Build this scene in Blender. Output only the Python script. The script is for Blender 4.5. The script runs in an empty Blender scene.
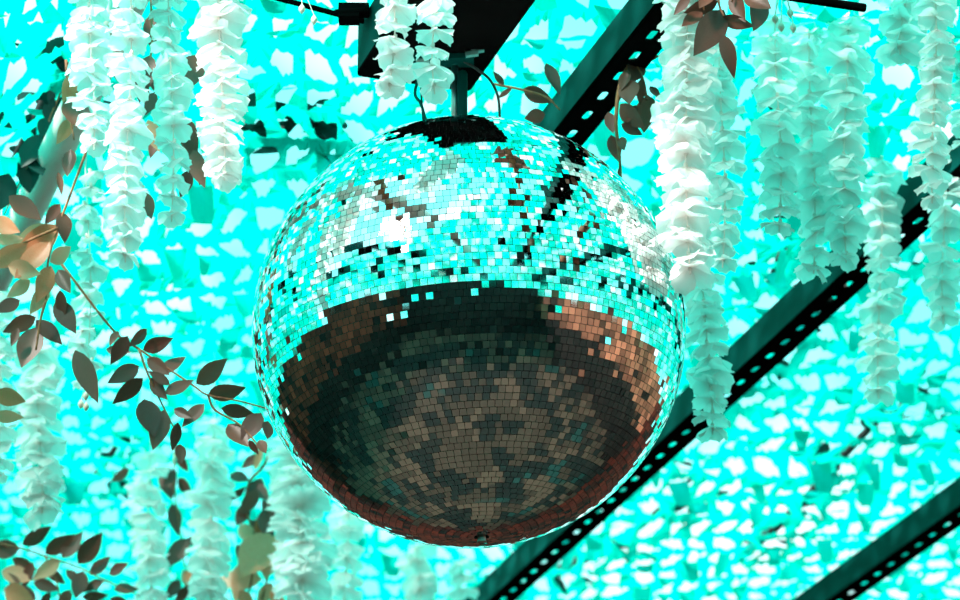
import bpy, math, random
import numpy as np
from mathutils import Vector, Matrix, noise

random.seed(7)
S = bpy.context.scene
col = S.collection

# ------------------------------------------------------------------ camera, sky, sun, exposure
PITCH = math.radians(22.5)
CAM = Vector((0, 0, 1.6))
FPX = 3300.0
cd = bpy.data.cameras.new('camera'); cam = bpy.data.objects.new('camera', cd); col.objects.link(cam)
cam.location = CAM; cam.rotation_euler = (math.radians(90) + PITCH, 0, 0)
cd.sensor_width = 36; cd.lens = 36 * FPX / 960; cd.clip_start = 0.05; cd.clip_end = 200
cd.dof.use_dof = True; cd.dof.focus_distance = 4.42; cd.dof.aperture_fstop = 7.0
S.camera = cam
S.view_settings.view_transform = 'Standard'; S.view_settings.look = 'None'
S.view_settings.gamma = 1.0; S.view_settings.use_curve_mapping = False
S.view_settings.exposure = 0.0

w = bpy.data.worlds.new('sky'); S.world = w; w.use_nodes = True
nt = w.node_tree; nt.nodes.clear()
tc = nt.nodes.new('ShaderNodeTexCoord'); nz = nt.nodes.new('ShaderNodeTexNoise')
nz.inputs['Scale'].default_value = 9.0; nz.inputs['Detail'].default_value = 3.0
rp = nt.nodes.new('ShaderNodeValToRGB'); bg = nt.nodes.new('ShaderNodeBackground'); ow = nt.nodes.new('ShaderNodeOutputWorld')
rp.color_ramp.elements[0].position = 0.47; rp.color_ramp.elements[0].color = (0.17, 0.92, 0.88, 1)
rp.color_ramp.elements[1].position = 0.72; rp.color_ramp.elements[1].color = (0.95, 1.0, 1.0, 1)
bg.inputs['Strength'].default_value = 2.05
nt.links.new(tc.outputs['Generated'], nz.inputs['Vector']); nt.links.new(nz.outputs['Fac'], rp.inputs['Fac'])
nt.links.new(rp.outputs['Color'], bg.inputs['Color']); nt.links.new(bg.outputs['Background'], ow.inputs['Surface'])

sl = bpy.data.lights.new('sun', 'SUN'); sun = bpy.data.objects.new('sun', sl); col.objects.link(sun)
sl.energy = 9.0; sl.color = (1.0, 0.93, 0.86); sl.angle = math.radians(11.0)
sun.rotation_euler = Vector((-0.54, -0.61, 0.585)).to_track_quat('Z', 'Y').to_euler()
sun.location = (-5, -5, 8)

# ------------------------------------------------------------------ helpers
FW = Vector((0, math.cos(PITCH), math.sin(PITCH))); UP = Vector((0, -math.sin(PITCH), math.cos(PITCH)))
def ray(x, y): return FW + Vector(((x - 480) / FPX, 0, 0)) - UP * ((y - 300) / FPX)
def az(x, y, z): d = ray(x, y); return CAM + d * ((z - CAM.z) / d.z)      # photo position -> point at height z
def ay(x, y, Y): d = ray(x, y); return CAM + d * (Y / d.y)                # photo position -> point at depth Y
U = random.uniform
def tag(o, label, cat, group=None, kind=None):
    if label: o['label'] = label
    if cat: o['category'] = cat
    if group: o['group'] = group
    if kind: o['kind'] = kind
    return o
def mesh(name, V, F, mat=None, smooth=False):
    m = bpy.data.meshes.new(name); m.from_pydata([tuple(v) for v in V], [], F)
    if mat: m.materials.append(mat)
    if smooth: m.polygons.foreach_set('use_smooth', [True] * len(m.polygons))
    m.update(); return m
def link(name, data, parent=None, mw=None):
    o = bpy.data.objects.new(name, data); col.objects.link(o)
    if parent: o.parent = parent
    if mw is not None: o.matrix_local = mw
    return o
def empty(name, loc): o = link(name, None); o.location = loc; o.empty_display_size = 0.05; return o
class MB:
    def __init__(s): s.V = []; s.F = []
    def add(s, V, F):
        b = len(s.V); s.V += [Vector(v) for v in V]; s.F += [tuple(i + b for i in f) for f in F]
    def box(s, c, sz, M=None):
        c = Vector(c); h = Vector(sz) / 2
        P = [Vector((x * h.x, y * h.y, z * h.z)) for z in (-1, 1) for y in (-1, 1) for x in (-1, 1)]
        s.add([c + (M @ p if M else p) for p in P], [(0, 2, 3, 1), (4, 5, 7, 6), (0, 1, 5, 4), (2, 6, 7, 3), (0, 4, 6, 2), (1, 3, 7, 5)])
    def tube(s, pts, r, n=8, cap=True):
        pts = [Vector(p) for p in pts]; V = []; F = []
        rs = r if isinstance(r, (list, tuple)) else [r] * len(pts)
        for i, p in enumerate(pts):
            t = (pts[min(i + 1, len(pts) - 1)] - pts[max(i - 1, 0)]).normalized()
            a = t.orthogonal() if i == 0 else (a - t * a.dot(t))
            a = a.normalized(); b = t.cross(a)
            V += [p + (a * math.cos(k * math.tau / n) + b * math.sin(k * math.tau / n)) * rs[i] for k in range(n)]
        for i in range(len(pts) - 1):
            for k in range(n): F.append((i * n + k, i * n + (k + 1) % n, (i + 1) * n + (k + 1) % n, (i + 1) * n + k))
        if cap: F.append(tuple(range(n - 1, -1, -1))); F.append(tuple((len(pts) - 1) * n + k for k in range(n)))
        s.add(V, F)
    def lathe(s, prof, n=24, M=None):
        V = []; F = []
        for r, z in prof:
            for k in range(n):
                p = Vector((r * math.cos(k * math.tau / n), r * math.sin(k * math.tau / n), z)); V.append(M @ p if M else p)
        for i in range(len(prof) - 1):
            for k in range(n): F.append((i * n + k, i * n + (k + 1) % n, (i + 1) * n + (k + 1) % n, (i + 1) * n + k))
        F.append(tuple(range(n - 1, -1, -1))); F.append(tuple((len(prof) - 1) * n + k for k in range(n)))
        s.add(V, F)
    def build(s, name, mat, parent=None, smooth=False, origin=None):
        o = Vector(origin) if origin is not None else Vector()
        ob = link(name, mesh(name, [v - o for v in s.V], s.F, mat, smooth), parent)
        if origin is not None: ob.location = o
        return ob
def curve_pts(P, n=8):                                   # Catmull-Rom through the points
    P = [Vector(p) for p in P]; Q = [P[0] * 2 - P[1]] + P + [P[-1] * 2 - P[-2]]; out = []
    for i in range(1, len(Q) - 2):
        for k in range(n):
            t = k / n; a, b, c, d = Q[i - 1:i + 3]
            out.append(0.5 * ((2 * b) + (c - a) * t + (2 * a - 5 * b + 4 * c - d) * t * t + (3 * b - a - 3 * c + d) * t ** 3))
    return out + [P[-1]]

# ------------------------------------------------------------------ materials
def mat(name):
    m = bpy.data.materials.new(name); m.use_nodes = True; t = m.node_tree; t.nodes.clear()
    o = t.nodes.new('ShaderNodeOutputMaterial'); return m, t, o
def node(t, k, **kw):
    n = t.nodes.new(k)
    for a, v in kw.items():
        if a in n.inputs: n.inputs[a].default_value = v
        else: setattr(n, a, v)
    return n
def principled(name, c0, c1, scale=8, rough=0.6, metal=0.0, bump=0.0, coord='Object', spec=0.5):
    m, t, o = mat(name); p = node(t, 'ShaderNodeBsdfPrincipled', Roughness=rough, Metallic=metal)
    p.inputs['Specular IOR Level'].default_value = spec
    tcn = node(t, 'ShaderNodeTexCoord'); n = node(t, 'ShaderNodeTexNoise', Scale=scale, Detail=4.0)
    r = node(t, 'ShaderNodeValToRGB'); r.color_ramp.elements[0].position = 0.35; r.color_ramp.elements[1].position = 0.65
    r.color_ramp.elements[0].color = (*c0, 1); r.color_ramp.elements[1].color = (*c1, 1)
    t.links.new(tcn.outputs[coord], n.inputs['Vector']); t.links.new(n.outputs['Fac'], r.inputs['Fac'])
    t.links.new(r.outputs['Color'], p.inputs['Base Color']); t.links.new(p.outputs[0], o.inputs[0])
    if bump:
        b = node(t, 'ShaderNodeBump', Strength=bump); t.links.new(n.outputs['Fac'], b.inputs['Height']); t.links.new(b.outputs[0], p.inputs['Normal'])
    return m
def sheet(name, c0, c1, trans, scale=30, gloss=0.0, tint=None, axis_end=None, objrand=False, rough=0.4):
    """thin material: diffuse front + translucent back, optional gloss, colour run along local Y from tint to c0/c1"""
    m, t, o = mat(name)
    tcn = node(t, 'ShaderNodeTexCoord'); n = node(t, 'ShaderNodeTexNoise', Scale=scale, Detail=3.0)
    t.links.new(tcn.outputs['Object'], n.inputs['Vector'])
    mx = node(t, 'ShaderNodeMix', data_type='RGBA'); mx.inputs[6].default_value = (*c0, 1); mx.inputs[7].default_value = (*c1, 1)
    if objrand:
        oi = node(t, 'ShaderNodeObjectInfo'); ad = node(t, 'ShaderNodeMath', operation='MULTIPLY_ADD')
        ad.inputs[1].default_value = 0.5; t.links.new(n.outputs['Fac'], ad.inputs[0]); 
        hf = node(t, 'ShaderNodeMath', operation='MULTIPLY_ADD'); hf.inputs[1].default_value = 0.9; hf.inputs[2].default_value = -0.2
        t.links.new(oi.outputs['Random'], hf.inputs[0]); t.links.new(hf.outputs[0], ad.inputs[2]); t.links.new(ad.outputs[0], mx.inputs[0])
    else: t.links.new(n.outputs['Fac'], mx.inputs[0])
    colr = mx.outputs[2]
    if tint:
        sp = node(t, 'ShaderNodeSeparateXYZ'); t.links.new(tcn.outputs['Object'], sp.inputs[0])
        mr = node(t, 'ShaderNodeMapRange'); mr.inputs['From Min'].default_value = 0.0; mr.inputs['From Max'].default_value = axis_end
        t.links.new(sp.outputs['Y'], mr.inputs['Value'])
        m2 = node(t, 'ShaderNodeMix', data_type='RGBA'); m2.inputs[6].default_value = (*tint, 1)
        t.links.new(mr.outputs[0], m2.inputs[0]); t.links.new(colr, m2.inputs[7]); colr = m2.outputs[2]
    d = node(t, 'ShaderNodeBsdfDiffuse'); tr = node(t, 'ShaderNodeBsdfTranslucent'); ms = node(t, 'ShaderNodeMixShader'); ms.inputs[0].default_value = trans
    t.links.new(colr, d.inputs[0]); t.links.new(colr, tr.inputs[0]); t.links.new(d.outputs[0], ms.inputs[1]); t.links.new(tr.outputs[0], ms.inputs[2])
    out = ms.outputs[0]
    if gloss:
        g = node(t, 'ShaderNodeBsdfGlossy', Roughness=rough); m3 = node(t, 'ShaderNodeMixShader'); m3.inputs[0].default_value = gloss
        t.links.new(out, m3.inputs[1]); t.links.new(g.outputs[0], m3.inputs[2]); out = m3.outputs[0]
    t.links.new(out, o.inputs[0]); return m

def slabs(name, stops, scale):
    m, t, o = mat(name); p = node(t, 'ShaderNodeBsdfPrincipled', Roughness=0.9); tcn = node(t, 'ShaderNodeTexCoord')
    v = node(t, 'ShaderNodeTexVoronoi', Scale=scale, distance='CHEBYCHEV'); r = node(t, 'ShaderNodeValToRGB'); r.color_ramp.interpolation = 'CONSTANT'
    for i, (q, c) in enumerate(stops):
        e = r.color_ramp.elements[i] if i < 2 else r.color_ramp.elements.new(q)
        e.position = q; e.color = (*c, 1)
    sp = node(t, 'ShaderNodeSeparateColor'); t.links.new(tcn.outputs['Object'], v.inputs['Vector']); t.links.new(v.outputs['Color'], sp.inputs[0])
    t.links.new(sp.outputs[0], r.inputs['Fac']); t.links.new(r.outputs['Color'], p.inputs['Base Color']); t.links.new(p.outputs[0], o.inputs[0]); return m
M = {}
M['net'] = sheet('cyan_net_cloth', (0.0, 0.66, 0.50), (0.0, 0.80, 0.61), 0.70, 14)
M['flap'] = sheet('cyan_net_flap_cloth', (0.0, 0.58, 0.51), (0.0, 0.82, 0.70), 0.64, 14, objrand=True)
M['petal'] = sheet('cyan_shaded_silk_petal', (0.90, 0.985, 0.975), (0.66, 0.96, 0.945), 0.66, 60, tint=(0.95, 0.84, 0.82), axis_end=0.016, objrand=True)  # white petal with the net's cyan shade put into its colour
M['petal_sunlit'] = sheet('sunlit_silk_petal', (0.99, 0.985, 0.985), (0.93, 0.98, 0.975), 0.66, 60, tint=(0.98, 0.86, 0.84), axis_end=0.016, objrand=True)  # lit copy of the petal, sunlight put into its whiter colour
M['stem'] = principled('pale_flower_stem', (0.85, 0.72, 0.66), (0.92, 0.82, 0.77), 40, 0.6)
M['bud'] = principled('cream_bud', (0.85, 0.72, 0.58), (0.92, 0.84, 0.74), 60, 0.5)
M['leaf'] = sheet('brown_leaf', (0.15, 0.040, 0.028), (0.27, 0.090, 0.060), 0.28, 40, gloss=0.05, objrand=True)
M['gold'] = sheet('gold_lit_leaf', (0.85, 0.17, 0.05), (1.0, 0.58, 0.38), 0.30, 40, gloss=0.06, objrand=True)  # lit copy of the brown leaf, warm sunlight put into its gold
M['leaf_shaded'] = sheet('shaded_leaf_copy', (0.004, 0.035, 0.030), (0.010, 0.075, 0.065), 0.15, 40, gloss=0.03, objrand=True)  # shaded copy of the leaf, its darkness against the sky put into the colour
M['twig'] = principled('brown_twig', (0.26, 0.08, 0.04), (0.48, 0.19, 0.08), 60, 0.7)
M['bark'] = principled('dark_bark', (0.010, 0.010, 0.009), (0.030, 0.026, 0.024), 40, 0.9)
M['redwall'] = principled('dark_wall_with_red_patches', (0.004, 0.003, 0.003), (0.17, 0.018, 0.009), 3.5, 0.85)
M['steel'] = principled('cyan_lit_steel', (0.0, 0.046, 0.040), (0.0, 0.062, 0.056), 12, 0.7, spec=0.05)  # dark steel with the net's cyan light put into its colour
M['black'] = principled('matt_black_steel', (0.003, 0.003, 0.003), (0.006, 0.006, 0.006), 9, 0.9, spec=0.0)
M['pink'] = principled('sunlit_pink_tube', (0.99, 0.68, 0.65), (0.99, 0.78, 0.75), 7, 0.5)  # sunlight on the roof bar put into its pinkish colour
M['chrome'] = principled('brushed_steel', (0.50, 0.50, 0.50), (0.62, 0.62, 0.62), 30, 0.35, 1.0)
M['cable'] = principled('black_rubber', (0.03, 0.03, 0.03), (0.06, 0.06, 0.06), 40, 0.5)
M['mirror'] = principled('mirror_glass', (0.86, 0.86, 0.86), (0.92, 0.92, 0.92), 12, 0.025, 1.0)
M['core'] = principled('dark_grey_ball_core', (0.06, 0.06, 0.06), (0.10, 0.10, 0.10), 20, 0.7)
M['floor'] = slabs('brown_stone_slab_floor', [(0.0, (0.006, 0.003, 0.003)), (0.25, (0.060, 0.021, 0.014)), (0.45, (0.014, 0.006, 0.005)), (0.6, (0.120, 0.046, 0.032)), (0.8, (0.080, 0.030, 0.021)), (0.95, (0.010, 0.034, 0.032))], 1.6)
M['darkwall'] = principled('black_timber_wall', (0.008, 0.004, 0.004), (0.026, 0.013, 0.011), 1.5, 0.8)
M['brick'] = principled('patchy_red_wall', (0.008, 0.004, 0.004), (0.42, 0.050, 0.026), 1.6, 0.85)
M['brick2'] = principled('patchy_orange_wall', (0.020, 0.008, 0.006), (0.95, 0.25, 0.15), 1.8, 0.85)

# ------------------------------------------------------------------ setting: floor and walls (seen only in the mirror tiles)
def struct(name, c, sz, m):
    b = MB(); b.box((0, 0, 0), sz); o = b.build(name, m); o.location = c; o['kind'] = 'structure'; return o
struct('floor', (0, 3, -0.05), (11, 14, 0.1), M['floor'])
struct('wall_back', (0, -3.6, 1.9), (11, 0.2, 3.8), M['darkwall'])
struct('wall_left', (-5.4, 3, 1.75), (0.2, 13, 3.5), M['brick'])
struct('wall_right', (5.4, 3, 1.75), (0.2, 13, 3.5), M['brick2'])
struct('trim_1', (-5.25, 3, 0.70), (0.1, 13, 1.4), M['darkwall'])
struct('trim_2', (5.25, 3, 0.95), (0.1, 13, 1.9), M['darkwall'])
struct('wall_front', (0, 9.6, 1.75), (11, 0.2, 3.5), M['redwall'])

# ------------------------------------------------------------------ rails of the roof
RA = math.radians(17.8)
RD = Vector((-math.sin(RA), math.cos(RA), 0)); RN = Vector((math.cos(RA), math.sin(RA), 0))
RZ = 3.78; ZNET = 3.860
RM = Matrix((RN, RD, Vector((0, 0, 1)))).transposed()       # local (across, along, up) -> world
def rp_(a, b, z): return RN * a + RD * b + Vector((0, 0, z))
def slotted_rail(off, b0, b1, label, slot=(0.034, 0.0125, 0.070), wid=0.060, hgt=0.058):
    root = empty('slotted_rail', rp_(off, (b0 + b1) / 2, RZ)); root.rotation_euler.z = RA
    tag(root, label, 'steel rail', 'slotted roof rails')
    L = b1 - b0; th = 0.004
    v = MB(); v.box((th / 2, 0, hgt / 2), (th, L, hgt)); v.build('side_flange', M['steel'], root)  # lit side of the rail, net light carried by the steel colour
    # bottom flange with a row of rounded slots cut through
    sl_, sw, pitch = slot; n = int(L / pitch); f = MB()
    for k in range(n):
        y0 = -L / 2 + k * pitch; y1 = y0 + pitch; cy = (y0 + y1) / 2; cx = wid * 0.53
        ring = []; N = 16
        for i in range(N):
            a = math.tau * i / N; c_, s_ = math.cos(a), math.sin(a)
            q = Vector((c_ * sw / 2, s_ * sw / 2 + math.copysign((sl_ - sw) / 2, s_) if abs(s_) > 1e-6 else 0, 0)); ring.append(Vector((cx, cy, 0)) + q)
        outer = []
        for i in range(N):
            d = ring[i] - Vector((cx, cy, 0)); a = math.tau * i / N; c_, s_ = math.cos(a), math.sin(a); m_ = max(abs(c_), abs(s_))
            X = c_ / m_; Y_ = s_ / m_
            outer.append(Vector((X * (wid - cx) + cx if X > 0 else cx + X * cx, cy + Y_ * pitch / 2, 0)))
        V = [p + Vector((0, 0, z)) for z in (0, th) for p in outer + ring]
        F = []
        for i in range(N):
            j = (i + 1) % N
            F += [(i, j, N + j, N + i), (2 * N + j, 2 * N + i, 3 * N + i, 3 * N + j), (N + i, N + j, 3 * N + j, 3 * N + i)]
            if abs(outer[i].x - wid) < 1e-6 and abs(outer[j].x - wid) < 1e-6: F.append((j, i, 2 * N + i, 2 * N + j))
        f.add(V, F)
    f.build('slotted_flange', M['black'], root)
    return root
slotted_rail(1.509, -2.0, 5.5, 'dark slotted steel rail emerging from behind the top of the mirror ball')
slotted_rail(2.156, -2.0, 9.0, 'dark slotted steel rail crossing the net below the hanging garlands beside the mirror ball')
slotted_rail(2.869, -2.0, 9.0, 'dark slotted steel rail farthest out, with no garland in front of it')
t = MB(); t.tube([rp_(0.80, b, RZ + 0.01) for b in (-2, 1, 4, 9)], 0.027, 14)
o = t.build('roof_tube', M['pink'], None, True, rp_(0.80, 3, RZ + 0.01)); tag(o, 'pale pink roof tube behind golden leaves and white garlands', 'tube')
slotted_rail(0.12, -3.0, 7.0, 'dark slotted steel rail next beyond the pink roof tube, seen in the mirror tiles')
slotted_rail(-0.56, -3.0, 6.0, 'dark slotted steel rail two bays beyond the pink roof tube, seen in the mirror tiles')

# black box beam that carries the ball: rectangle in the rail frame
BZ = 3.73
pL = az(355, 77, BZ); pR = az(470, 91, BZ)
aL = pL.dot(RN); aR = pR.dot(RN); bE = (pL.dot(RD) + pR.dot(RD)) / 2
def rounded_beam(a0, a1, b0, b1, z0, z1, r=0.010):
    m = MB(); c = [(a1 - r, b1 - r, 0), (a0 + r, b1 - r, 90), (a0 + r, b0 + r, 180), (a1 - r, b0 + r, 270)]; P = []
    for x, y, d in c:
        for k in range(5): a = math.radians(d + k * 22.5); P.append((x + r * math.cos(a), y + r * math.sin(a)))
    n = len(P); V = [rp_(x, y, z) for z in (z0, z1) for x, y in P]
    F = [tuple(range(n - 1, -1, -1)), tuple(range(n, 2 * n))] + [(i, (i + 1) % n, n + (i + 1) % n, n + i) for i in range(n)]
    m.add(V, F); return m
bo = empty('support_beam', rp_((aL + aR) / 2, bE, BZ)); tag(bo, 'wide black box beam the mirror ball hangs from', 'beam')
m = rounded_beam(aL, aR, bE - 0.31, bE, BZ, BZ + 0.004); ob = m.build('bottom_plate', M['black'], bo); ob.matrix_parent_inverse = Matrix.Translation(-bo.location)
m = rounded_beam(aL, aR, bE - 0.31, bE, BZ + 0.004, BZ + 0.078); ob = m.build('side_wall', M['steel'], bo); ob.matrix_parent_inverse = Matrix.Translation(-bo.location)
# thin rod and clamp left of the beam
p0 = az(262, -6, 3.80); p1 = az(374, 24, 3.80)
r_ = empty('brace_rod', p1); tag(r_, 'thin black rod running to the beam with a dark clamp', 'rod')
m = MB(); m.tube([p0 + (p0 - p1) * 2, p0, p1], 0.0042, 8); ob = m.build('rod', M['black'], r_); ob.matrix_parent_inverse = Matrix.Translation(-p1)
m = MB(); q = az(349, 14, 3.795); m.box(q, (0.030, 0.03, 0.022)); m.box(q + Vector((0.012, 0, 0.006)), (0.034, 0.022, 0.014)); m.tube([q + Vector((-0.02, -0.012, -0.004)), q + Vector((0.024, -0.012, 0.0))], 0.005, 8)
ob = m.build('clamp', M['black'], r_); ob.matrix_parent_inverse = Matrix.Translation(-p1)
# black cross bar high on the right
p0 = az(792, -3, 3.77); p1 = az(852, 6, 3.77); dd = (p1 - p0).normalized()
m = MB(); m.tube([p0 - dd * 0.14, p1 + dd * 0.02], 0.0065, 8); o = m.build('cross_bar', M['black'], None, False, p0); tag(o, 'black cross bar above the dense pale garlands', 'bar')

# ------------------------------------------------------------------ the net roof
GAP = (-0.66, 3.52)
def netz(x, y):
    p = x * RN.x + y * RN.y
    z = ZNET + 0.035 * math.sin(x * 2.3 + 0.7 * y) * math.sin(y * 1.9 + 0.4) + 0.04 + 0.03 * noise.noise(Vector((x * 1.7, y * 1.7, 3.1)))
    s = 0.78 - p
    if s > 0 and y > 3.4: z -= 0.95 * min(s, 0.40) * min(1, (y - 3.4) / 0.4)
    e = max(abs(x) - 4.4, y - 8.6, -2.5 - y, 0.0)               # the edges are drawn down to the wall tops
    z -= 0.22 * min(1.0, e / 0.9)
    return z
def hole_poly(big=1.0):
    k = random.random()
    if k < 0.45: P = [(-0.75, -0.6), (0.75, -0.55), (U(-0.5, 0.5), 0.75)]
    elif k < 0.9: P = [(-0.85, -0.55), (0.6, -0.6), (U(0.3, 0.85), 0.55), (U(-0.6, -0.1), 0.6)]
    else: P = [(-0.8, 0.1), (-0.2, -0.7), (0.75, -0.45), (0.5, 0.5), (-0.3, 0.65)]
    if random.random() < 0.35: P = [(x, -y) for x, y in P[::-1]]
    if random.random() < 0.5: P = [(-x, y) for x, y in P[::-1]]
    s = U(0.85, 1.30) * big; a = U(-0.3, 0.3); c_, s_ = math.cos(a) * s, math.sin(a) * s
    return [(x * c_ - y * s_ + U(-.1, .1), x * s_ + y * c_ + U(-.1, .1)) for x, y in P]
def radial(P, ang):                                        # distance from the origin to the polygon along ang
    dx, dy = math.cos(ang), math.sin(ang); best = 0.2
    for i in range(len(P)):
        (x0, y0), (x1, y1) = P[i], P[(i + 1) % len(P)]; ex, ey = x1 - x0, y1 - y0
        den = dx * ey - dy * ex
        if abs(den) < 1e-9: continue
        t_ = (x0 * ey - y0 * ex) / den; u_ = (x0 * dy - y0 * dx) / den
        if t_ > 0 and -1e-6 <= u_ <= 1 + 1e-6: best = max(best, t_)
    return min(best, 0.95)
NA = 22
def net_cells(x0, x1, y0, y1, cx, cy, skip=None):
    """cloth of a lattice of cells, each with its own cut hole; returns the mesh data and the flap frames"""
    nx = int(round((x1 - x0) / cx)); ny = int(round((y1 - y0) / cy)); cx = (x1 - x0) / nx; cy = (y1 - y0) / ny
    V = []; F = []; flaps = []
    J = {}
    def corner(i, j):
        if (i, j) not in J:
            e = 0 if i in (0, nx) or j in (0, ny) else 1
            J[(i, j)] = (x0 + cx * (i + e * U(-.2, .2)) + (cx * 0.5 if (j % 2 and e) else 0), y0 + cy * (j + e * U(-.22, .22)))
        return J[(i, j)]
    for j in range(ny):
        for i in range(nx):
            q = [corner(i, j), corner(i + 1, j), corner(i + 1, j + 1), corner(i, j + 1)]
            mx_ = sum(p[0] for p in q) / 4; my = sum(p[1] for p in q) / 4
            if skip and skip(mx_, my): continue
            P = hole_poly(1.25 if my < 3.9 else 1.0); b = len(V)  # holes widened on the unseen near side to let in more white light
            for k in range(NA):
                a = math.tau * (k + 0.5) / NA - math.pi
                c_, s_ = math.cos(a), math.sin(a); m_ = max(abs(c_), abs(s_)); u, v = c_ / m_ , s_ / m_
                def bil(u, v):
                    u = (u + 1) / 2; v = (v + 1) / 2
                    return tuple((q[0][d] * (1 - u) + q[1][d] * u) * (1 - v) + (q[3][d] * (1 - u) + q[2][d] * u) * v for d in (0, 1))
                X, Y = bil(u, v); V.append((X, Y, netz(X, Y)))
                r = radial(P, a); X, Y = bil(c_ * r, s_ * r)
                V.append((X, Y, netz(X, Y) - U(0, 0.012) * cx / 0.06))
            # corners of the cell
            cb = len(V)
            for p in q: V.append((p[0], p[1], netz(*p)))
            for k in range(NA):
                k2 = (k + 1) % NA; F.append((b + 2 * k, b + 2 * k2, b + 2 * k2 + 1, b + 2 * k + 1))
            # fill the small corner triangles between the ring and the true corners
            for ci, ang in enumerate((-135, -45, 45, 135)):
                kk = (math.radians(ang) + math.pi) / math.tau * NA - 0.5
                k0 = int(math.floor(kk)) % NA; k1 = (k0 + 1) % NA
                F.append((b + 2 * k0, cb + ci, b + 2 * k1))
            flaps.append((Vector((mx_, my, netz(mx_, my))), cx, cy, P))
    return V, F, flaps
def flap_geo(s):
    """one cut tongue, hinged along local X at the origin, hanging along -Y with a curl; unit size"""
    rnd = random.Random(s); V = []; F = []; n = 4
    w0, w1 = rnd.uniform(0.8, 1.0), rnd.uniform(0.25, 0.8); sk = rnd.uniform(-0.25, 0.25); cu = rnd.uniform(-0.6, 0.6)
    for i in range(n + 1):
        t_ = i / n; wd = (w0 * (1 - t_) + w1 * t_) * (1 - 0.25 * max(0, t_ - 0.75) * 4) * 0.5
        V += [(-wd + sk * t_, -t_, cu * t_ * t_ * 0.5), (sk * t_, -t_, cu * t_ * t_ * 0.5 - 0.06), (wd + sk * t_, -t_, cu * t_ * t_ * 0.5)]
    for i in range(n):
        for k in (0, 1): F.append((3 * i + k, 3 * i + k + 1, 3 * i + 4 + k, 3 * i + 3 + k))
    return V, F
FLAPG = [flap_geo(s) for s in range(10)]
FLAPM = [mesh('net_flap', V, F, M['flap']) for V, F in FLAPG]
def in_frame(p, mar=30):
    v = p - CAM; zc = v.dot(FW)
    if zc <= 0: return False
    return -mar < 480 + FPX * v.x / zc < 960 + mar and -mar < 300 - FPX * v.dot(UP) / zc < 600 + mar
def behind_ball(p):
    v = p - CAM; zc = v.dot(FW); x = 480 + FPX * v.x / zc; y = 300 - FPX * v.dot(UP) / zc
    return (x - 469.5) ** 2 + (y - 332) ** 2 < 212 ** 2
net = empty('camouflage_net', (0, 5, ZNET)); NETINV = Matrix.Translation(-net.location)
tag(net, 'bright cyan cut-cloth camouflage net stretched as a roof over the rails', 'net')
fx0, fx1, fy0, fy1 = -2.2, 2.4, 2.0, 8.6
gapf = lambda x, y: ((x - GAP[0]) / 0.60) ** 2 + ((y - GAP[1]) / 0.46) ** 2 < 1 + 0.5 * noise.noise(Vector((x * 9, y * 9, 0)))
V, F, flaps = net_cells(fx0, fx1, fy0, fy1, 0.056, 0.116, gapf)
o = link('net_cloth', mesh('net_cloth', V, F, M['net']), net); o.matrix_parent_inverse = NETINV
V = []; F = []
for (a0, a1, b0, b1) in ((-5.4, fx0, -3.5, 9.5), (fx1, 5.4, -3.5, 9.5), (fx0, fx1, -3.5, fy0), (fx0, fx1, fy1, 9.5)):
    v_, f_, _ = net_cells(a0, a1, b0, b1, 0.13, 0.17); n0 = len(V); V += v_; F += [tuple(i + n0 for i in f) for f in f_]
o = link('net_outskirts', mesh('net_outskirts', V, F, M['net']), net); o.matrix_parent_inverse = NETINV
frames = []
for c, cx, cy, P in flaps:
    if random.random() < 0.50: continue
    ang = U(-0.5, 0.5) + (math.pi if random.random() < 0.35 else 0); drop = U(0.15, 1.15) if random.random() < 0.8 else U(-0.6, 0.1)
    hy = cy * 0.5 * U(0.35, 0.6)
    Mx = Matrix.Translation(c) @ Matrix.Rotation(ang, 4, 'Z') @ Matrix.Translation((0, hy, -0.002)) @ Matrix.Rotation(drop, 4, 'X') @ Matrix.Diagonal((cx * U(0.6, 0.95), cy * U(0.32, 0.62), 0.03, 1))
    frames.append((c, Mx))
vis = [f for f in frames if in_frame(f[0]) and not behind_ball(f[0])]
vis.sort(key=lambda f: f[0].y); pick = vis[:300]; ids = set(id(f) for f in pick)
for k, (c, Mx) in enumerate(pick):
    o = link('net_flap', FLAPM[k % 10], net); o.matrix_local = NETINV @ Mx
V = []; F = []
for k, f in enumerate(frames):
    if id(f) in ids: continue
    v_, f_ = FLAPG[k % 10]; n0 = len(V); V += [f[1] @ Vector(p) for p in v_]; F += [tuple(i + n0 for i in q) for q in f_]
o = link('net_flaps', mesh('net_flaps', V, F, M['flap']), net); o.matrix_parent_inverse = NETINV; o['kind'] = 'stuff'

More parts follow.
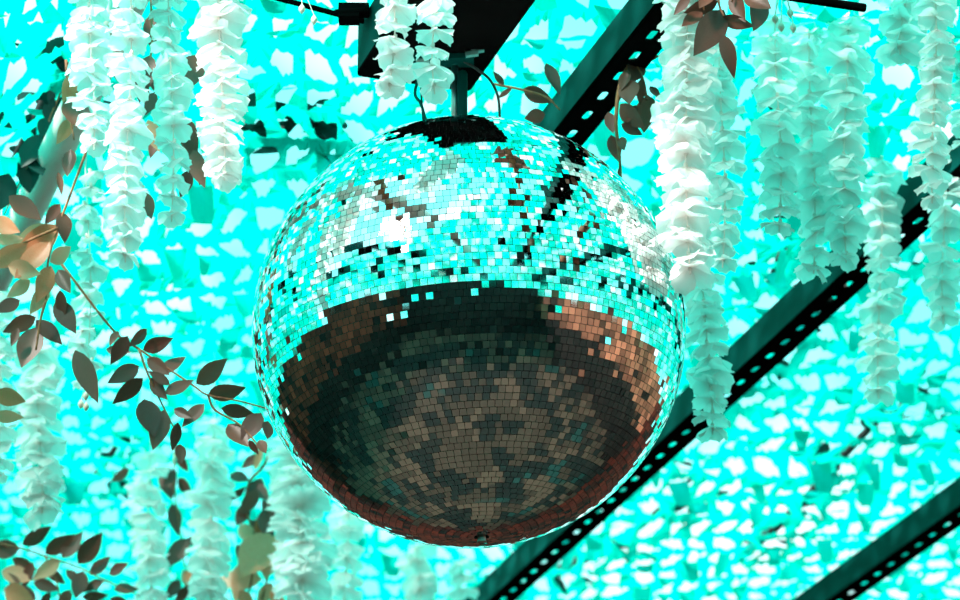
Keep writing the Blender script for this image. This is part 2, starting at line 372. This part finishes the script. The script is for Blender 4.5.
# ------------------------------------------------------------------ mirror ball
BR = 0.30
d = ray(469, 331.5).normalized(); BC = CAM + d * 4.575
TILT = Matrix.Rotation(math.radians(-3.3), 4, 'Y')
ball = empty('mirror_ball', BC); tag(ball, 'large silver mirror ball of small square mirror tiles hanging from the beam', 'mirror ball')
BM = Matrix.Translation(BC) @ TILT
ball.matrix_world = BM
prof = [((BR - 0.004) * math.cos(a), (BR - 0.004) * math.sin(a)) for a in [math.radians(-89 + i * 178 / 40) for i in range(41)]]
m = MB(); m.lathe(prof, 72); m.build('core', M['core'], ball, True)
pitch = BR * 0.0326; rows = int(math.pi * BR / pitch); tiles = []
rng = random.Random(3)
for i in range(rows):
    lat = -math.pi / 2 + (i + 0.5) * math.pi / rows; rr = BR * math.cos(lat)
    n = int(math.tau * rr / pitch)
    if n < 5: continue
    off = rng.random() * math.tau; jw = math.tau / n
    rowtilt = rng.gauss(0, 0.004)
    for k in range(n):
        lon = off + k * jw
        nrm = Vector((math.cos(lat) * math.cos(lon), math.cos(lat) * math.sin(lon), math.sin(lat)))
        e = Vector((-math.sin(lon), math.cos(lon), 0)); u = nrm.cross(e)
        R3 = Matrix((e, u, nrm)).transposed().to_4x4()
        g = 0.010 if rng.random() < 0.82 else 0.06
        R3 = R3 @ Matrix.Rotation(rowtilt + rng.gauss(0, g), 4, 'X') @ Matrix.Rotation(rng.gauss(0, g), 4, 'Y') @ Matrix.Rotation(rng.gauss(0, 0.01), 4, 'Z')
        w_ = min(rr * jw, pitch * 1.08) - 0.0007
        tiles.append((nrm, Matrix.Translation(nrm * (BR - 0.0012)) @ R3 @ Matrix.Diagonal((w_, math.pi * BR / rows - 0.0007, 0.0024, 1))))
m = MB(); m.box((0, 0, 0), (1, 1, 1)); TILE = mesh('mirror_tile', m.V, m.F, M['mirror'])
vdir = (TILT.inverted().to_3x3() @ (CAM - BC)).normalized()
tiles.sort(key=lambda q: -q[0].dot(vdir))
for nrm, Mx in tiles[:300]: link('mirror_tile', TILE, ball, Mx)
b = MB()
for nrm, Mx in tiles[300:]:
    b.add([Mx @ v for v in m.V], m.F)
o = b.build('mirror_tiles', M['mirror'], ball); o['kind'] = 'stuff'
m = MB(); m.lathe([(0.022, BR - 0.004), (0.022, BR + 0.004), (0.012, BR + 0.006)], 20); m.build('top_cap', M['chrome'], ball, True)
m = MB(); m.lathe([(0.006, -BR - 0.007), (0.006, -BR + 0.004)], 12); m.build('bottom_bolt', M['chrome'], ball)

# hanging rod, clamp plates and bolts
TOP = BM @ Vector((0, 0, BR + 0.004)); HT = TOP + Vector((0.002, 0, BZ - TOP.z))
h = empty('hanging_rod', TOP); tag(h, 'steel hanging rod with clamp plate between beam and mirror ball', 'rod'); HI = Matrix.Translation(-TOP)
def hp(mb, name, mt, smooth=False): o = mb.build(name, mt, h, smooth); o.matrix_parent_inverse = HI; return o
m = MB(); m.tube([TOP + Vector((-0.0035, 0, 0)), TOP + Vector((-0.0035, 0, BZ - TOP.z))], 0.0052, 12); hp(m, 'rod', M['chrome'], True)
m = MB(); m.lathe([(0.0055, 0.006), (0.0075, 0.008), (0.0075, 0.092), (0.006, 0.095)], 14, Matrix.Translation(TOP + Vector((0.0075, -0.006, 0.0)))); hp(m, 'sleeve', M['steel'], True)
m = MB(); m.box(HT + Vector((-0.022, -0.012, -0.006)), (0.088, 0.030, 0.008)); m.box(HT + Vector((-0.048, -0.02, -0.014)), (0.022, 0.02, 0.010)); hp(m, 'clamp_plate', M['steel'])
for dx, dz in ((-0.052, -0.018), (0.018, -0.006), (0.026, 0.000)):
    m = MB(); m.tube([HT + Vector((dx - 0.008, -0.03, dz)), HT + Vector((dx + 0.010, -0.03, dz + 0.003))], 0.0052, 6); hp(m, 'bolt', M['chrome'])
def cable(pts, r, label, mt='cable'):
    m = MB(); m.tube(curve_pts(pts), r, 8); o = m.build('cable', M[mt], None, True, pts[0]); tag(o, label, 'cable'); return o
Yb = TOP.y
cable([HT + Vector((0.0, -0.02, -0.006)), ay(478, 70, Yb), ay(490, 80, Yb), ay(498, 97, Yb), ay(500, 121, Yb)], 0.0021, 'black cable arching over the top right of the mirror ball')
cable([HT + Vector((-0.05, -0.02, -0.016)), ay(415, 92, Yb - .02), ay(421, 104, Yb - .02), ay(426, 121, Yb)], 0.0023, 'thick grey wire from the clamp plate to the mirror ball', 'steel')
cable([ay(421, 68, Yb), ay(421, 90, Yb), ay(423, 121, Yb)], 0.0014, 'thin straight grey wire beside the thick wire on the mirror ball', 'steel')

# ------------------------------------------------------------------ flower garlands
def petal_mesh(seed, mt='petal', L=0.034, W=0.034):
    r = random.Random(seed); V = []; F = []; nu, nv = 6, 6
    ph = r.uniform(0, 6); cup = r.uniform(0.10, 0.24); droop = r.uniform(0.25, 0.6)
    for i in range(nu + 1):
        t_ = i / nu; wd = W * 0.5 * (0.22 + 0.95 * math.sin(min(1, t_ * 0.62 + 0.12) * math.pi) ** 0.8 * (t_ ** 0.35 if t_ > 0 else 0))
        if i == nu: wd *= 0.80
        for j in range(nv + 1):
            s = j / nv * 2 - 1
            y = L * (t_ - 0.10 * t_ * s * s * (1 if i == nu else 0.6)) + (0.0016 * math.sin(s * 7 + ph) if i == nu else 0)
            z = cup * W * s * s * t_ - droop * L * t_ * t_ * 0.6 + 0.0018 * math.sin(s * 5 + ph + t_ * 3) * t_
            V.append((s * wd, y, z))
    for i in range(nu):
        for j in range(nv):
            a = i * (nv + 1) + j; F.append((a, a + 1, a + nv + 2, a + nv + 1))
    return mesh('petal', V, F, M[mt], True)
PET = [petal_mesh(s) for s in range(8)]; PET_SUNLIT = [petal_mesh(s, 'petal_sunlit') for s in range(8)]
m = MB(); m.lathe([(0.001, -0.004), (0.0035, 0.0), (0.002, 0.006)], 6); CALYX = mesh('flower', m.V, m.F, M['stem'], True)
m = MB(); m.lathe([(0.0008, 0.0), (0.0042, -0.005), (0.0048, -0.009), (0.001, -0.015)], 8); BUD = mesh('bud', m.V, m.F, M['bud'], True)
def garland(px, y0, y1, Y, wpx, label, pitch=16, group='hanging silk flower garlands', lean=0, open_=0.35, taper=True, loose=0.0, buds=0, npet=5, stem_top=None, white=False, pw=1.0):  # white picks the sunlit petal colour
    top = ay(px, y0, Y); bot = ay(px + lean, y1, Y); bot.z = ay(px, y1, Y).z
    zt = stem_top if stem_top else max(netz(top.x, top.y) - 0.004, top.z)
    root = empty('flower_garland', (top.x, top.y, zt)); tag(root, label, 'garland', group)
    O = root.location
    ppm = FPX / ((top - CAM).dot(FW)); size = wpx / ppm / 0.068
    n = max(3, int((y1 - y0) / pitch)); sw = U(0, 6)
    def at(t_): return top.lerp(bot, t_) + Vector((0.004 * math.sin(t_ * 5 + sw), 0.006 * math.sin(t_ * 4 + sw * 2), 0))
    st = MB(); st.tube([Vector((top.x, top.y, zt)) - O] + [at(k / n) - O for k in range(n + 1)], 0.0011, 5); st.build('stem', M['stem'], root)
    for k in range(n):
        t_ = (k + 0.5) / n; c = at(t_) - O
        s = size * U(0.85, 1.12)
        if taper and t_ > 0.8: s *= 1 - (t_ - 0.8) * 1.6
        if loose: c += Vector((U(-1, 1), U(-1, 1), 0)) * loose
        R = Matrix.Rotation(U(0, math.tau), 4, 'Z'); Ti = Matrix.Rotation(U(-0.38, 0.38) * (1 + 10 * loose), 4, 'X') @ Matrix.Rotation(U(-0.38, 0.38) * (1 + 10 * loose), 4, 'Y')
        fl = link('flower', CALYX, root, Matrix.Translation(c) @ Ti @ R)
        ph = U(0, 6); op = open_ + U(-0.15, 0.2)
        for q in range(npet):
            Mx = Matrix.Rotation(ph + q * math.tau / npet + U(-.2, .2), 4, 'Z') @ Matrix.Rotation(-op + U(-.3, .3), 4, 'X') @ Matrix.Diagonal((s * pw * U(.9, 1.1), s * U(.85, 1.1), s, 1))
            link('petal', (PET_SUNLIT if white else PET)[random.randrange(8)], fl, Mx)
    for k in range(buds):
        e = at(1.0) - O + Vector((U(-.012, .012), U(-.01, .01), U(-0.022, 0.004)))
        bs = MB(); bs.tube([at(0.96) - O, e], 0.0007, 5); bs.build('bud_stalk', M['stem'], root); link('bud', BUD, root, Matrix.Translation(e))
    return root
G = garland
G(92, -30, 152, 4.02, 48, 'white garland hanging nearest the pale pink roof tube, short and blunt ended', 14)
G(128, -30, 264, 3.98, 50, 'long white garland next to the short blunt one by the pink tube', 15)
G(171, -30, 222, 4.14, 44, 'slender aqua-white garland with thinning tiers, behind two brighter garlands', 16)
G(222, -30, 182, 3.96, 58, 'broad bright white garland closest to the mirror ball among the four long ones', 13, white=True)
G(88, 168, 385, 4.62, 34, 'loose small-flowered garland ending in cream buds among golden leaves', 15, loose=0.012, buds=5)
G(40, 345, 515, 5.05, 54, 'pale garland below the golden leaf spray, tapering to a point', 13, white=True)
G(-2, 285, 480, 4.9, 40, 'pale garland cut off beside the golden leaf spray', 15, white=True)
G(150, 448, 625, 5.95, 46, 'soft white garland under the end of the brown leaf spray', 14, white=True)
G(212, 418, 625, 5.80, 50, 'dense white garland between brown leaf sprays under the mirror ball', 13, white=True)
G(300, 440, 625, 5.70, 66, 'wide feathery garland partly behind the lower rim of the mirror ball', 12, npet=9, open_=0.05, taper=False, white=True, pw=0.62)
G(346, 505, 625, 6.1, 40, 'thin faint garland hanging under the rim of the mirror ball beside the wide feathery one', 15, white=True)
G(418, 540, 640, 6.6, 46, 'short pale garland showing beneath the mirror ball', 13, white=True)
G(462, 552, 640, 6.7, 40, 'small pale garland under the bottom bolt of the mirror ball', 14, white=True)
G(392, -30, 90, 3.90, 48, 'white garland in front of the black beam, ending above the mirror ball', 15, stem_top=BZ - 0.0, white=True)
G(435, -30, 94, 3.94, 48, 'aqua-white garland over the black beam beside the hanging rod', 17, stem_top=BZ)
G(683, -30, 275, 4.10, 66, 'thick white garland beside the upper rim of the mirror ball', 12, lean=8, white=True)
G(704, 225, 436, 4.55, 48, 'narrow aqua garland hanging along the side rim of the mirror ball', 14, lean=6)
G(722, 30, 268, 4.28, 48, 'soft aqua garland touching the thick white one, ending in a flat bloom', 15)
G(778, 12, 232, 4.34, 52, 'translucent aqua garland at the inner edge of the dense teal bunch', 15)
G(812, 8, 275, 4.45, 54, 'translucent aqua garland in the middle of the dense teal bunch', 15)
G(846, 8, 262, 4.40, 54, 'translucent aqua garland with grey centres at the outer edge of the dense teal bunch', 15)
G(880, 150, 400, 4.86, 48, 'aqua garland hanging across the slotted rail below the dense teal bunch', 16)
G(902, -20, 56, 4.25, 56, 'short pale bloom cluster between the teal bunch and the bright garland', 15)
G(934, -20, 205, 4.15, 46, 'bright white garland with crumpled petals near the upper end of the slotted rail', 14, white=True)
G(944, 150, 325, 4.75, 46, 'fading aqua garland hanging below the bright crumpled garland', 16)
G(962, -20, 150, 4.5, 40, 'garland half cut off behind the bright crumpled one', 15)

# ------------------------------------------------------------------ leaf sprays
def leaf_mesh(seed):
    r = random.Random(seed); V = []; F = []; n = 8; fold = r.uniform(0.10, 0.30); bend = r.uniform(-0.25, 0.15)
    for i in range(n + 1):
        t_ = i / n; wd = 0.235 * math.sin(math.pi * t_ ** 0.85) ** 0.9 * (1.08 - 0.25 * t_) if 0 < i < n else 0.004
        z = bend * t_ * t_
        V += [(-wd, t_, z + fold * wd), (-wd * 0.5, t_, z + fold * wd * 0.6), (0, t_, z), (wd * 0.5, t_, z + fold * wd * 0.6), (wd, t_, z + fold * wd)]
    for i in range(n):
        for k in range(4): a = i * 5 + k; F.append((a, a + 1, a + 6, a + 5))
    return V, F
LG = [leaf_mesh(s) for s in range(6)]
LM = {k: [mesh('leaf', V, F, M[k], True) for V, F in LG] for k in ('leaf', 'gold', 'leaf_shaded')}
def spray(label, Y, stems, leaves, mt='leaf', fat=1.0, group='leaf sprays', r=0.0016, grow=1.1):
    base = ay(*stems[0][0], Y); root = empty('leaf_spray', base); tag(root, label, 'leaf spray', group)
    for s in stems:
        b = MB(); P = curve_pts([ay(x, y, Y + U(-.01, .01)) - base for x, y in s], 5); b.tube(P, [r * (1.25 - 0.6 * i / len(P)) for i in range(len(P))], 6); b.build('stem', M['twig'], root, True)
    for L in leaves:
        x0, y0, x1, y1 = L[:4]; k = L[4] if len(L) > 4 else mt; f = L[5] if len(L) > 5 else 1.0
        A = ay(x0, y0, Y + U(-.02, .02)); B = ay(x1, y1, A.y + U(-.018, .018)); d = (B - A) * grow; ln = d.length; d.normalize()
        v = (CAM - A).normalized(); n = (v - d * v.dot(d)).normalized(); x = d.cross(n)
        a = U(-0.55, 0.55); n2 = n * math.cos(a) + x * math.sin(a); x2 = d.cross(n2)
        Mx = Matrix((x2, d, n2)).transposed().to_4x4()
        Mx = Matrix.Translation(A - base) @ Mx @ Matrix.Diagonal((ln * fat * f * U(.92, 1.1), ln, ln, 1))
        link('leaf', LM[k][random.randrange(6)], root, Mx)
    return root
spray('brown leaf spray reaching toward the side of the mirror ball', 4.55,
      [[(60, 262), (113, 330), (139, 349), (191, 384), (208, 395), (239, 401), (272, 410)], [(139, 349), (147, 372), (160, 400), (176, 432)], [(208, 395), (215, 410), (240, 425), (262, 450)]],
      [(196, 384, 225, 361), (208, 395, 243, 387), (221, 408, 252, 414), (143, 350, 171, 339), (147, 358, 168, 374), (161, 374, 183, 355), (139, 366, 109, 383),
       (143, 378, 115, 402), (150, 378, 167, 398), (165, 394, 191, 381), (144, 399, 153, 434, 'leaf', 1.25), (164, 410, 154, 446), (174, 409, 191, 418), (204, 404, 184, 426),
       (178, 422, 171, 448), (180, 444, 181, 462), (228, 424, 247, 446, 'leaf', 1.1), (261, 413, 243, 437, 'leaf', 1.1), (268, 421, 266, 439), (249, 440, 258, 453), (259, 440, 266, 454),
       (147, 329, 129, 345), (118, 331, 110, 342), (106, 349, 129, 353), (128, 336, 112, 362), (170, 385, 150, 372)])
spray('golden leaf spray in front of the pale pink tube', 4.42,
      [[(98, 120), (72, 190), (58, 228), (48, 262), (46, 300)], [(58, 228), (30, 240), (-12, 262)], [(46, 300), (40, 322), (36, 350)]],
      [(9, 196, 37, 220, 'leaf', 1.2), (59, 225, 15, 261, 'gold'), (50, 242, 19, 278, 'gold'), (50, 262, 71, 249, 'gold', 1.4), (51, 266, 37, 300, 'gold'), (55, 227, 16, 245, 'gold'),
       (62, 212, 66, 238, 'leaf', 1.2), (60, 204, 46, 223, 'leaf'), (71, 149, 69, 176, 'leaf'), (58, 172, 61, 194, 'leaf', .6), (-8, 220, 17, 231, 'gold'), (-6, 240, 20, 238, 'gold'), (-8, 266, 24, 245, 'gold'),
       (8, 266, 40, 273, 'gold'), (36, 317, 6, 331), (36, 320, 60, 342), (37, 327, 24, 366, 'leaf', 1.15), (18, 328, 12, 345), (60, 290, 64, 317), (75, 350, 96, 398, 'leaf', .8), (30, 280, 8, 296, 'gold'),
       (-6, 393, 23, 401, 'gold', 1.2), (-6, 414, 21, 420, 'gold', 1.2), (56, 300, 74, 330), (58, 270, 70, 292), (20, 300, -4, 312), (48, 285, 30, 312, 'gold')], r=0.002)
spray('brown leaf spray low beside the tapering pale garland', 5.6,
      [[(-20, 540), (20, 548), (45, 556), (80, 568), (104, 580), (140, 596)], [(45, 556), (56, 580), (62, 610)], [(104, 580), (90, 598), (80, 612)]],
      [(22, 545, 43, 531), (20, 548, -6, 551, 'leaf', 1.2), (45, 554, 66, 540), (62, 558, 77, 539), (78, 564, 95, 541, 'leaf', 1.15), (2, 571, 25, 578, 'gold', 1.3), (33, 562, 26, 582), (33, 582, 52, 588),
       (4, 589, 31, 602, 'gold', 1.3), (83, 571, 77, 592), (109, 574, 124, 567, 'leaf', 1.2), (102, 580, 88, 588), (114, 590, 133, 587), (46, 569, 60, 580), (50, 592, 42, 604), (82, 597, 101, 595),
       (12, 558, 30, 566), (66, 570, 78, 580), (70, 590, 62, 604), (110, 598, 126, 606), (20, 590, 12, 578), (60, 560, 40, 575, 'gold'), (90, 575, 105, 562), (36, 600, 20, 588)], grow=1.4)
spray('golden brown leaf spray between the dense white garland and the feathery one', 5.9,
      [[(272, 452), (262, 468), (249, 483), (246, 510), (256, 545), (246, 610)], [(256, 545), (270, 560), (262, 600)]],
      [(273, 533, 249, 570, 'gold', 1.5), (262, 579, 226, 578, 'gold', 1.1), (272, 583, 260, 600, 'gold', 1.2), (240, 524, 252, 540, 'gold', 1.3), (230, 474, 246, 481), (230, 500, 242, 489), (258, 455, 245, 466),
       (268, 472, 281, 471), (252, 484, 266, 498), (262, 500, 276, 520), (248, 505, 238, 522), (270, 510, 258, 532, 'gold'), (264, 548, 282, 560, 'gold', 1.2), (240, 590, 250, 606, 'gold', 1.2), (255, 470, 262, 450, 'gold', .6),
       (276, 545, 268, 572, 'gold', 1.4), (236, 545, 250, 562), (262, 478, 250, 500), (246, 560, 236, 590, 'gold'), (270, 590, 284, 606, 'gold'), (250, 520, 266, 540), (258, 490, 244, 510), (262, 510, 270, 535)], r=0.003, grow=1.3)
spray('dark leaves scattered between the two soft white garlands', 6.0,
      [[(176, 440), (174, 480), (180, 530), (186, 575), (190, 612)]],
      [(165, 466, 172, 492, 'leaf', 1.2), (129, 469, 115, 479), (177, 455, 186, 468), (172, 503, 177, 529, 'leaf', .9), (188, 538, 171, 561, 'leaf', 1.1), (186, 543, 199, 538), (183, 570, 197, 590, 'gold'), (178, 478, 190, 492),
       (190, 585, 178, 600), (180, 580, 168, 596), (192, 560, 200, 575), (176, 470, 166, 482)], grow=1.3)
spray('large brown leaves over the top of the thick white garland', 4.02,
      [[(716, -22), (719, 4), (724, 16)], [(735, -20), (732, 2)], [(700, -20), (704, 10)], [(762, -22), (762, 2)]],
      [(724, 10, 697, 51, 'leaf', .95), (702, 12, 683, 28, 'leaf', 1.0), (731, -8, 745, 20, 'leaf', 1.0), (721, 18, 752, 25, 'leaf', .9), (762, -4, 753, 29), (722, 34, 735, 71, 'leaf', .8), (718, 1, 686, 11), (744, -6, 770, 10), (690, -4, 676, 14), (712, -8, 700, 8)])
spray('dusky leaves hanging under the slotted rail by the mirror ball', 4.36,
      [[(632, 60), (620, 85), (616, 122), (619, 150), (621, 180)], [(632, 60), (642, 78), (647, 100)]],
      [(629, 80, 630, 103, 'leaf', 1.5), (620, 104, 639, 127, 'leaf', 1.3), (608, 112, 613, 132), (621, 124, 641, 134), (611, 135, 616, 160, 'leaf', 1.2), (642, 78, 640, 103, 'leaf', .9), (648, 95, 645, 132), (650, 86, 659, 99), (643, 57, 659, 55),
       (621, 137, 625, 151), (640, 58, 631, 82, 'leaf', 1.1), (621, 165, 617, 178, 'leaf', .6), (636, 105, 628, 122), (628, 70, 622, 90)], r=0.003)
spray('four dark leaves on a thin stem between the beam and the slotted rail', 4.42,
      [[(494, 84), (523, 90), (546, 97), (560, 110)]], [(546, 63, 558, 93, 'leaf', .9), (523, 89, 551, 101, 'leaf', 1.1), (545, 114, 526, 118, 'leaf', 1.5), (504, 85, 494, 72, 'leaf', .9), (512, 88, 498, 98, 'leaf', .6)])
spray('brown leaves glimpsed between the four long white garlands', 4.4,
      [[(150, -20), (152, 40), (150, 100), (186, 150), (200, 185)], [(66, 60), (68, 100), (74, 140)]],
      [(150, 15, 153, 48, 'leaf', .9), (148, 70, 157, 90), (155, 92, 146, 114), (184, 116, 197, 160, 'leaf', .9), (193, 150, 203, 184), (150, 55, 138, 92), (162, 128, 150, 152), (108, 48, 117, 78), (76, 76, 62, 102, 'gold'), (66, 100, 76, 128), (72, 118, 58, 142, 'gold'),
       (148, 120, 158, 150, 'gold'), (196, 55, 186, 90), (190, 170, 180, 196), (140, 190, 150, 218)])
# hanging seed buds
def buds(label, Y, sx, sy, pts):
    base = ay(sx, sy, Y); root = empty('bud_cluster', base); tag(root, label, 'bud cluster')
    for x, y in pts:
        e = ay(x, y, Y + U(-.01, .01)) - base; b = MB(); b.tube([Vector(), e * 0.5 + Vector((0, 0, 0.004)), e], 0.0007, 5); b.build('stalk', M['stem'], root); link('bud', BUD, root, Matrix.Translation(e))
buds('cream buds dangling beside the large brown leaves', 4.05, 783, -12, [(775, 14), (781, 22), (793, 23), (790, 8)])
buds('cream buds dangling above the thin black rod', 4.05, 300, -14, [(302, 4), (314, 15)])

# ------------------------------------------------------------------ tree branches above the net (dark through its holes)
def branch(pts, label, dens=2, lo=.045, hi=.085):
    P = [az(x, y, 3.93) for x, y in pts]; P = [Vector((p.x, p.y, netz(p.x, p.y) + 0.030)) for p in P]; root = empty('tree_branch', P[0]); tag(root, label, 'branch', 'branches lying over the net')
    b = MB(); Q = curve_pts([p - P[0] for p in P], 5); b.tube(Q, [0.012 * (1.3 - i / len(Q)) for i in range(len(Q))], 6); b.build('stem', M['bark'], root, True)
    for q in Q[1:]:
        for k in range(dens):
            d = Vector((U(-1, 1), U(-1, 1), U(-.3, .3))).normalized(); n = Vector((U(-.4, .4), U(-.4, .4), 1)).normalized(); n = (n - d * n.dot(d)).normalized(); ln = U(lo, hi)
            link('leaf', LM['leaf_shaded'][random.randrange(6)], root, Matrix.Translation(q + Vector((U(-.06, .06), U(-.10, .10), 0))) @ Matrix((d.cross(n), d, n)).transposed().to_4x4() @ Matrix.Diagonal((ln, ln, ln, 1)))
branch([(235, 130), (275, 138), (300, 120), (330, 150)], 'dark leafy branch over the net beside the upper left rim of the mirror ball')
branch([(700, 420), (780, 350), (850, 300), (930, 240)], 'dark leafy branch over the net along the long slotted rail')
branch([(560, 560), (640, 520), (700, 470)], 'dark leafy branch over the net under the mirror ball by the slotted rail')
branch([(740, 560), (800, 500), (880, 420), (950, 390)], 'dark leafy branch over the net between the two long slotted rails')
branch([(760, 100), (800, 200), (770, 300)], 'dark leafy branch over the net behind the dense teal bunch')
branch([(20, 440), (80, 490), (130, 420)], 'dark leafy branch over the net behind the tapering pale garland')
spray('dark leaves added as net shade above the pale pink roof tube', 4.7,  # leaves added where the net only falls into shade
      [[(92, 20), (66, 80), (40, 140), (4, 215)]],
      [(66 - k * 3.4 + U(-10, 8), 74 + k * 7.5 + U(-8, 8), 66 - k * 3.4 + U(-26, 14), 74 + k * 7.5 + U(8, 34), 'leaf_shaded', 1.2) for k in range(15)])
branch([(90, 30), (50, 90), (10, 160)], 'dense dark leafy branch added as shade over the net beyond the pale pink roof tube', 4, .06, .10)  # foliage added to darken the shaded part of the net
def vine(pts, label):
    P = curve_pts([Vector(p) for p in pts], 8); root = empty('woody_vine', P[0]); tag(root, label, 'vine', 'woody vines strung under the net')
    b = MB(); b.tube([p - P[0] + Vector((.006 * math.sin(i * 1.3), 0, .006 * math.cos(i * 1.1))) for i, p in enumerate(P)], 0.013, 7); b.build('stem', M['twig'], root, True)
    for q in P[1::2]:
        d = Vector((U(-1, 1), U(-1, 1), U(-.6, .1))).normalized(); n = Vector((U(-.4, .4), U(-.4, .4), 1)); n = (n - d * n.dot(d)).normalized(); ln = U(.05, .08)
        link('leaf', LM['leaf'][random.randrange(6)], root, Matrix.Translation(q - P[0]) @ Matrix((d.cross(n), d, n)).transposed().to_4x4() @ Matrix.Diagonal((ln, ln, ln, 1)))
vine([(.09, 4.02, 3.76), (.14, 3.9, 3.75), (.335, 3.53, 3.74), (.62, 3.1, 3.76), (.95, 2.4, 3.75)], 'brown woody vine running from the beam over the terrace, mirrored in the ball')
vine([(-.34, 3.98, 3.78), (-.45, 3.5, 3.74), (-.75, 2.9, 3.75), (-1.3, 2.2, 3.75)], 'brown woody vine crossing the torn gap in the net, mirrored in the ball')
vine([(.55, 3.95, 3.78), (.8, 3.6, 3.74), (1.3, 3.2, 3.75), (1.9, 2.9, 3.75)], 'brown woody vine beyond the thick white garland, mirrored in the ball')
